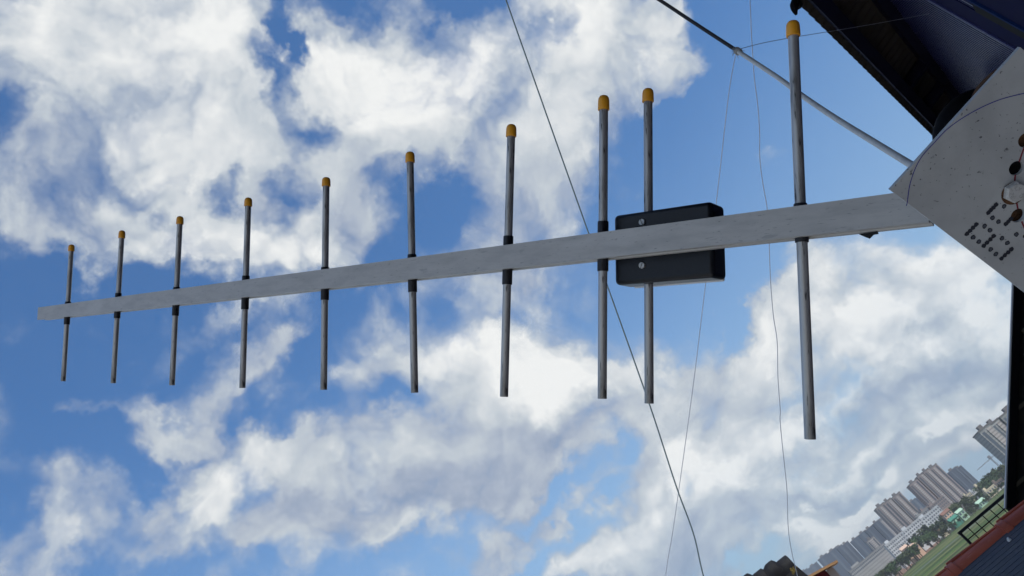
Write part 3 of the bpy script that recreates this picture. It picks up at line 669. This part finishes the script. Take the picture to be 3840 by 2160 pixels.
# ------------------------------------------------------------------ the city on the horizon
def facade(name, wall, line, pitch=3.0, amt=.6, rough=.85):
    """rendered wall with thin slab lines every storey and some weathering"""
    m = bpy.data.materials.new(name); m.use_nodes = True; nt = m.node_tree; h = G(nt); b = nt.nodes['Principled BSDF']
    b.inputs['Roughness'].default_value = rough; b.inputs['Specular IOR Level'].default_value = .3
    co = h.n('ShaderNodeTexCoord').outputs['Object']; sp_ = h.n('ShaderNodeSeparateXYZ'); h.put(sp_.inputs[0], co)
    fr = h.math('FRACT', h.math('DIVIDE', sp_.outputs['Z'], pitch))
    ln = h.math('LESS_THAN', fr, .38)
    c = h.mix(h.math('MULTIPLY', ln, amt), tuple(wall)+(1,), tuple(line)+(1,))
    c = h.mix(h.ramp(h.noise(co, .12, 4).outputs['Fac'], .4, .7, 0, .45), c, tuple(x*.72 for x in wall)+(1,))
    nt.links.new(c, b.inputs['Base Color']); return m
M_tw = [facade("taupe_tower_wall", (.33,.275,.255), (.17,.14,.135)), facade("rosy_tower_wall", (.36,.29,.27), (.19,.15,.145)),
        facade("slate_tower_wall", (.075,.10,.145), (.045,.065,.10)), facade("blue_grey_tower_wall", (.07,.105,.16), (.045,.07,.11)), facade("pale_tower_wall", (.36,.36,.35), (.20,.21,.22))]
M_win = mat("tower_window_glass", (.055,.065,.085), .3, 0, .5); M_balc = facade("pale_balcony", (.46,.42,.40), (.16,.14,.14)); M_balcb = facade("slate_balcony", (.13,.155,.19), (.07,.09,.12)); M_par = mat("roof_slab", (.16,.15,.15), .9)
M_white = mat("white_render", (.62,.64,.65), .8, 0, .3, [(.2,4,.4,.7,(.40,.42,.44),.8)]); M_shade = mat("grey_window", (.09,.11,.14), .4)
M_peach = mat("peach_render", (.66,.46,.34), .8); M_creamw = mat("cream_render", (.66,.58,.42), .8); M_rooft = mat("brown_roof", (.23,.12,.085), .8); M_greenp = mat("green_sheet", (.06,.24,.16), .6); M_mint = mat("mint_render", (.42,.60,.45), .8)
C3 = lambda x, y: (3000+x/2.195, 1500+y/2.195)
rt = random.Random(11)
def tower(name, D, blocks, wm, label, depth=22, cols=6, group="distant tower blocks", wmat=None, bmat=None):
    """blocks: (left roof corner, right roof corner) in the enlarged view of the skyline"""
    xs = []
    for (a, b) in blocks: xs += [PY(*C3(*a), D), PY(*C3(*b), D)]
    cx = sum(p.x for p in xs)/len(xs); t = empty(name, (cx, D, 0)); tag(t, label, "tower block", group)
    for i, (a, b) in enumerate(blocks):
        pa_, pb_ = PY(*C3(*a), D), PY(*C3(*b), D); x0, x1 = sorted((pa_.x, pb_.x)); z1_ = (pa_.z+pb_.z)/2
        y0 = D + (i % 2)*2.5
        m = MB(); m.abox(x0, x1, y0, D+depth, 0, z1_); w = m.build("wall", wm, t)
        m = MB(); m.abox(x0-.4, x1+.4, y0-.4, D+depth+.4, z1_+.01, z1_+1.3)
        m.abox(x0+(x1-x0)*.3, x0+(x1-x0)*.62, y0+4, y0+10, z1_+1.3, z1_+4.8); m.build("roof", M_par, t)
        n = max(2, int(round(cols*(x1-x0)/max(1, (xs[-1].x-xs[0].x))))); cw = (x1-x0)/n
        for k in range(n):
            xa_ = x0+cw*(k+.18); xb_ = x0+cw*(k+.66)
            if k % 3 == 1:
                m = MB(); m.abox(xa_-cw*.12, xb_+cw*.1, y0-1.3, y0-.003, 3, z1_-2); m.build("balcony_stack", bmat or (M_balcb if wm in M_tw[2:4] else M_balc), t)
            else:
                m = MB(); m.abox(xa_, xb_, y0-.12, y0-.003, 4, z1_-2.2)
                m.build("window_column", wmat or M_win, t)
    return t
tower("tower_block", 1350, [((622,898),(692,846)),((694,850),(748,806)),((757,811),(822,757))], M_tw[0], "taupe tower block with three stepped wings, behind the white mid-rise", 26, 8)
tower("tower_block", 1330, [((898,704),(964,652)),((966,634),(1012,596)),((1014,598),(1058,562)),((1066,572),(1125,522))], M_tw[1], "tallest rosy grey tower block, four stepped wings, right of the taupe one", 26, 10)
tower("tower_block", 1750, [((1222,600),(1282,550)),((1294,568),(1330,538))], M_tw[2], "slate grey tower block between the rosy tower and the wooded rise", 20, 7)
tower("tower_block", 820, [((1470,266),(1560,196)),((1562,208),(1640,150)),((1642,140),(1860,-20))], M_tw[4], "big grey tower block cut off by the dark gable at the right border", 24, 10, wmat=M_shade)
tower("tower_block", 2100, [((900,846),(950,812)),((952,806),(1010,770))], M_tw[3], "blue grey tower block in the gap between the taupe and rosy towers", 20, 5)
tower("tower_block", 1700, [((538,1078),(596,1034)),((598,1024),(650,988))], M_tw[2], "slate tower block just left of the taupe tower", 20, 7)
tower("tower_block", 1800, [((644,1010),(700,968))], M_tw[4], "slim pale tower block against the left flank of the taupe tower", 18, 3)
tower("tower_block", 1900, [((418,1168),(478,1122)),((480,1116),(542,1070))], M_tw[3], "blue grey tower block left of the slate one", 20, 7)
tower("tower_block", 1950, [((302,1222),(344,1190)),((346,1200),(396,1162))], M_tw[2], "grey tower block third from the left end of the skyline", 20, 5)
tower("tower_block", 2150, [((148,1316),(220,1262)),((222,1268),(304,1206))], M_tw[3], "wide hazy blue tower block near the left end of the skyline", 20, 8)
tower("tower_block", 2500, [((10,1424),(60,1386)),((62,1392),(140,1334))], M_tw[3], "low faint tower block at the left end of the skyline", 20, 5)
tower("tower_block", 1500, [((548,1168),(606,1124))], M_balc, "short cream block standing before the slate towers", 14, 3)

# tower crane
cr_ = PY(*C3(1572,484), 1500); crane = empty("tower_crane", (cr_.x, 1500, 0)); tag(crane, "thin tower crane standing on the skyline left of the big grey tower", "crane")
M_cr = mat("crane_steel", (.20,.20,.22), .6)
m = MB()
for sx_ in (-.9,.9):
    for sy_ in (-.9,.9): m.tube([(cr_.x+sx_,1500+sy_,0),(cr_.x+sx_,1500+sy_,cr_.z+4)], .28, 4)
for k in range(30): z_ = cr_.z*k/30; m.tube([(cr_.x-.9,1499.1,z_),(cr_.x+.9,1499.1,z_+cr_.z/30)], .2, 4)
m.build("mast", M_cr, crane)
m = MB(); j0 = PY(*C3(1455,575),1500)
for dz in (0,2.2): m.tube([(j0.x,1500,cr_.z+dz*.2),(cr_.x+22,1500,cr_.z+dz)], .35, 4)
for k in range(20):
    xa_ = j0.x+(cr_.x+22-j0.x)*k/20; xb_ = j0.x+(cr_.x+22-j0.x)*(k+1)/20; m.tube([(xa_,1500,cr_.z),(xb_,1500,cr_.z+2.0*(k+1)/20+.2)], .22, 4)
m.build("jib", M_cr, crane)
m = MB(); m.abox(cr_.x-2,cr_.x+2,1498,1502,cr_.z+1,cr_.z+6); m.abox(cr_.x+16,cr_.x+22,1498.5,1501.5,cr_.z-3,cr_.z-.5); m.build("cab", M_cr, crane)

def midrise(D, a, b, zb_px, wm, label, rows, cols, cat="building", name="mid_rise", roofm=None, depth=14, group=None, win=M_shade):
    pa_, pb_ = PY(*C3(*a), D), PY(*C3(*b), D); x0, x1 = sorted((pa_.x,pb_.x)); z1_ = (pa_.z+pb_.z)/2
    t = empty(name, ((x0+x1)/2, D, 0)); tag(t, label, cat, group)
    m = MB(); m.abox(x0,x1,D,D+depth,0,z1_); m.build("wall", wm, t)
    m = MB()
    if roofm is None: m.abox(x0-.3,x1+.3,D-.3,D+depth+.3,z1_+.01,z1_+.7); m.abox(x0+(x1-x0)*.1,x0+(x1-x0)*.3,D+3,D+8,z1_+.7,z1_+3.2)
    else: m.prism([(x0-.5,D-.6,z1_+.005),(x0-.5,D+depth/2,z1_+depth*.26),(x0-.5,D+depth+.6,z1_+.005)], (x1-x0+1,0,0))
    m.build("roof", roofm or wm, t)
    first = None; zlo = max(1.0, z1_-3.1*rows)
    for r_ in range(rows):
        for c_ in range(cols):
            xw = x0+(x1-x0)*(c_+.5)/cols; zw_ = z1_-1.9-(z1_-zlo)*r_/rows; ww = (x1-x0)/cols*.29
            if first is None:
                m = MB(); m.abox(-ww,ww,-.12,-.003,-.85,.85); first = m.build("window", win, t, Matrix.Translation((xw,D,zw_)))
            else:
                o = first.copy(); C.objects.link(o); o.parent = t; o.matrix_parent_inverse = WORLD[t.name].inverted(); o.matrix_basis = Matrix.Translation((xw,D,zw_))
    return t
midrise(930, (982,990), (1132,868), None, M_white, "white mid-rise block with dense window rows, tallest of the white blocks", 6, 9)
midrise(900, (836,1090), (985,970), None, M_white, "long white block with large dark window openings left of the tallest white one", 5, 9)
midrise(880, (700,1200), (832,1094), None, M_white, "lower pale block with window grid at the left end of the white row", 4, 9)
midrise(980, (400,1412), (702,1180), None, M_tw[4], "long low pale grey building stretching left of the white row", 2, 26)
midrise(1000, (960,962), (1050,892), None, M_tw[4], "grey block half hidden behind the tallest white block", 3, 6)
midrise(1100, (1000,918), (1060,868), None, M_tw[1], "small rosy block under the blue grey tower", 3, 5)
midrise(1000, (1060,880), (1180,790), None, M_tw[0], "taupe podium at the foot of the rosy tower", 3, 8)
midrise(790, (838,1238), (884,1202), None, M_peach, "peach house, left one of the pair by the earth bank", 1, 3, "house", "small_house", M_peach, 9)
midrise(800, (905,1222), (962,1178), None, M_peach, "peach house, right one of the pair by the earth bank", 1, 3, "house", "small_house", M_peach, 9)
midrise(800, (1176,950), (1232,905), None, M_peach, "pale peach house beside the green shed", 2, 3, "house", "small_house", M_rooft, 10)
midrise(800, (1152,1082), (1186,1054), None, M_creamw, "small cream house below the white blocks", 1, 2, "house", "small_house", M_rooft, 8)
midrise(780, (1240,1000), (1296,955), None, M_greenp, "dark green shed behind the rail", 1, 3, "shed", "green_shed", M_greenp, 10, None, M_mint)
midrise(785, (1296,935), (1338,900), None, M_mint, "mint green house beside the green shed", 2, 2, "house", "small_house", M_mint, 9)
midrise(760, (1465,855), (1520,815), None, M_mint, "mint house above the black rail", 1, 3, "house", "small_house", M_mint, 9)
for (a_, b_, D_, mt_, lb) in (((1362,792),(1402,760),960,M_creamw,"cream house at the left end of the row under the wooded rise"),((1404,758),(1450,722),960,M_white,"white house in the row under the wooded rise"),((1450,716),(1508,670),960,M_creamw,"cream house at the right end of the row under the wooded rise"),((1524,756),(1600,696),820,M_creamw,"large cream house nearest the dark gable"),((1606,684),(1660,642),850,M_peach,"peach house above the large cream house"),((1650,742),(1720,688),830,M_white,"white house half hidden by the dark gable")):
    midrise(D_, a_, b_, None, mt_, lb, 2, 4, "house", "small_house", None, 10)
# green spherical tank like awning
# ------------------------------------------------------------------ land
M_ground = mat("far_land", (.050,.062,.032), .95, 0, .2, [(.012,5,.5,.7,(.17,.16,.13),.8),(.05,4,.5,.7,(.03,.045,.02),.7)])
M_grass = mat("meadow_grass", (.075,.125,.026), .95, 0, .2, [(.06,6,.42,.56,(.022,.045,.010),.95),(.025,5,.5,.58,(.15,.15,.055),.85),(.25,4,.5,.7,(.085,.12,.035),.6)], None, (.12,1,1))
M_earth = mat("bare_earth", (.30,.19,.13), .95, 0, .2, [(.08,5,.4,.7,(.22,.13,.085),.8)])
M_path = mat("pale_track", (.13,.15,.125), .9, 0, .2, [(.06,4,.4,.7,(.12,.17,.10),.8)])
m = MB(); m.add([(-9000,-200,0),(9000,-200,0),(9000,12000,0),(-9000,12000,0)], [(0,1,2,3)]); tag(m.build("ground", M_ground), kind='structure')
def sheet(name, pts, z, mt):
    m = MB(); m.add([(x,y,z) for x,y in pts], [tuple(range(len(pts)))]); return tag(m.build(name, mt), kind='structure')
sheet("meadow", [(-300,250),(900,250),(900,770),(-300,800)], .06, M_grass)
gp = lambda x, y: (lambda p: (p.x,p.y))(PH(*C3(x,y),-EYE.z+.1))
print("ground pts", gp(905,1335), gp(1140,1150), gp(850,1430), gp(1200,1240), gp(1690,800))
y_b = gp(1140,1150)[1]
e_ = [gp(780,1445), gp(905,1325), gp(1140,1142), gp(1155,1172), gp(935,1352), gp(840,1447)]
sheet("earth_bank", e_, .12, M_earth)
M_bounce = mat("pale_bounce_concrete", (.42,.41,.39), .9, 0, .2, [(.3,5,.4,.7,(.34,.33,.31),.7)])
sheet("bounce_yard", [(-90,-120),(90,-120),(90,70),(-90,70)], .05, M_bounce)  # unseen pale sheet, added to bounce sunlight up onto the plate
sheet("track", [(-300,556),(900,556),(900,572),(-300,572)], .12, M_path)

# ------------------------------------------------------------------ trees
M_leaf = [mat("dark_leaves", (.030,.052,.018), .8, 0, .3, [(.5,3,.4,.65,(.052,.080,.024),.8)]), mat("olive_leaves", (.060,.075,.026), .8, 0, .3, [(.5,3,.4,.65,(.034,.050,.016),.8)]), mat("green_leaves", (.045,.085,.022), .8, 0, .3, [(.5,3,.4,.65,(.075,.115,.035),.7)])]
M_bark = mat("bark", (.09,.07,.05), .9)
def crown_mesh(seed, mt, rx, rz):
    r_ = random.Random(seed); m = MB()
    clumps = [(Vector((r_.gauss(0,.45)*rx, r_.gauss(0,.45)*rx, rz*(.2+1.5*r_.random()))), r_.uniform(.32,.6)) for _ in range(11)]
    for c, s_ in clumps:
        for _ in range(26):
            d = Vector((r_.gauss(0,1), r_.gauss(0,1), r_.gauss(0,1))).normalized()*(s_*rx*r_.uniform(.5,1.0))
            p = c+Vector((d.x,d.y,d.z*.8)); u = Vector((r_.uniform(-1,1),r_.uniform(-1,1),r_.uniform(-1,1))).normalized(); w = u.orthogonal().normalized()
            L_ = r_.uniform(.35,.75)
            m.add([p+u*L_, p+w*L_*.6, p-u*L_, p-w*L_*.6], [(0,1,2,3)])
    me = bpy.data.meshes.new("crown"); me.from_pydata([tuple(v) for v in m.v], [], m.f); me.materials.append(mt); return me
def trunk_mesh():
    m = MB(); m.tube([(0,0,0),(.1,0,2),(0,.1,4.5),(.1,0,7)], [.32,.25,.2,.08], 7)
    for k in range(4):
        t = k*1.7; m.tube([(0,0,2.6+.4*k),(math.cos(t)*1.1,math.sin(t)*1.1,4.4+.4*k),(math.cos(t)*1.7,math.sin(t)*1.7,5.6+.3*k)], [.14,.09,.03], 5)
    me = bpy.data.meshes.new("trunk"); me.from_pydata([tuple(v) for v in m.v], [], m.f); me.materials.append(M_bark); return me
CR = [crown_mesh(s_, M_leaf[s_ % 3], 3.0, 3.2) for s_ in range(6)]; TK = trunk_mesh()
def tree(x, y, s_, k, label, group):
    t = empty("tree", (x, y, 0)); t.scale = (s_*rt.uniform(.9,1.15), s_*rt.uniform(.9,1.15), s_); t.rotation_euler[2] = rt.uniform(0,6.28)
    tag(t, label, "tree", group)
    for nm, me, dz in (("trunk", TK, 0), ("crown", CR[k % 6], 3.0)):
        o = bpy.data.objects.new(nm, me); C.objects.link(o); o.parent = t; o.location = (0,0,dz)
def trees_px(px, D0, D1, lab, grp, smin, smax):
    for q in px:
        D_ = rt.uniform(D0, D1); top = PY(*C3(*q), D_); s_ = max(smin, min(smax, top.z/9.0)); tree(top.x, D_, s_, rt.randrange(6), lab, grp)
trees_px([(560+i*22+rt.uniform(-8,8), 1352-i*17+rt.uniform(-10,24)) for i in range(16)]+[(690,1290),(760,1225),(800,1260),(860,1290),(700,1390),(640,1400),(760,1380)], 730, 860, "green tree in the loose belt before the low pale and white blocks", "trees before the pale blocks", .6, 1.4)
trees_px([(880,1110),(905,1130),(960,1080),(985,1100),(1010,1120),(1060,1060),(1090,1020),(1120,1000),(1150,960),(1165,1010),(1130,1080),(1000,1030),(945,1155),(1030,1160)], 800, 870, "tree standing close before the tall white blocks", "trees before the white blocks", .9, 2.0)
trees_px([(1010,1062),(1035,1085),(1075,1095),(1100,1050),(1140,1040),(1180,1040),(1215,1000),(900,1180),(850,1195),(925,1200),(1160,1110),(1110,1120)], 770, 800, "bushy green tree between the white blocks and the earth bank", "trees above the earth bank", .7, 1.3)
trees_px([(1215,860),(1240,880),(1270,850),(1205,890),(1300,900),(1340,860),(1330,810),(1380,800),(1420,790),(1460,760),(1490,770),(1380,850),(1420,850)], 800, 900, "tree among the houses under the rosy tower", "trees under the rosy tower", .7, 1.8)
trees_px([(1450,700),(1530,620),(1550,590),(1570,585),(1590,575),(1610,560),(1630,548),(1650,540),(1670,525),(1690,510),(1710,500),(1540,650),(1580,640),(1620,620),(1660,600),(1700,580),(1560,680),(1510,655),(1600,600),(1640,580),(1680,560),(1470,660),(1500,640)], 880, 980, "dark tree on the wooded rise beside the gable", "trees on the wooded rise", 1.2, 2.6)
trees_px([(1380+i*24+rt.uniform(-6,6), 905-i*16+rt.uniform(-10,14)) for i in range(14)]+[(1240,1040),(1270,1015),(1200,1070),(1310,985),(1180,1100),(1350,940)], 720, 790, "bushy tree at the meadow edge behind the black rail", "trees behind the black rail", .6, 1.2)

# ------------------------------------------------------------------ air between the eye and the far towers
m = MB(); m.abox(-2600,2600,-300,3000,-1.0,128)
hm = bpy.data.materials.new("air"); hm.use_nodes = True; hn = hm.node_tree; hn.nodes.clear()
pv = hn.nodes.new('ShaderNodeVolumePrincipled'); pv.inputs['Color'].default_value = (.86,.90,.95,1); pv.inputs['Density'].default_value = .00018; pv.inputs['Anisotropy'].default_value = .2
ho = hn.nodes.new('ShaderNodeOutputMaterial'); hn.links.new(pv.outputs[0], ho.inputs['Volume'])
hz = tag(m.build("haze", hm), kind='stuff')
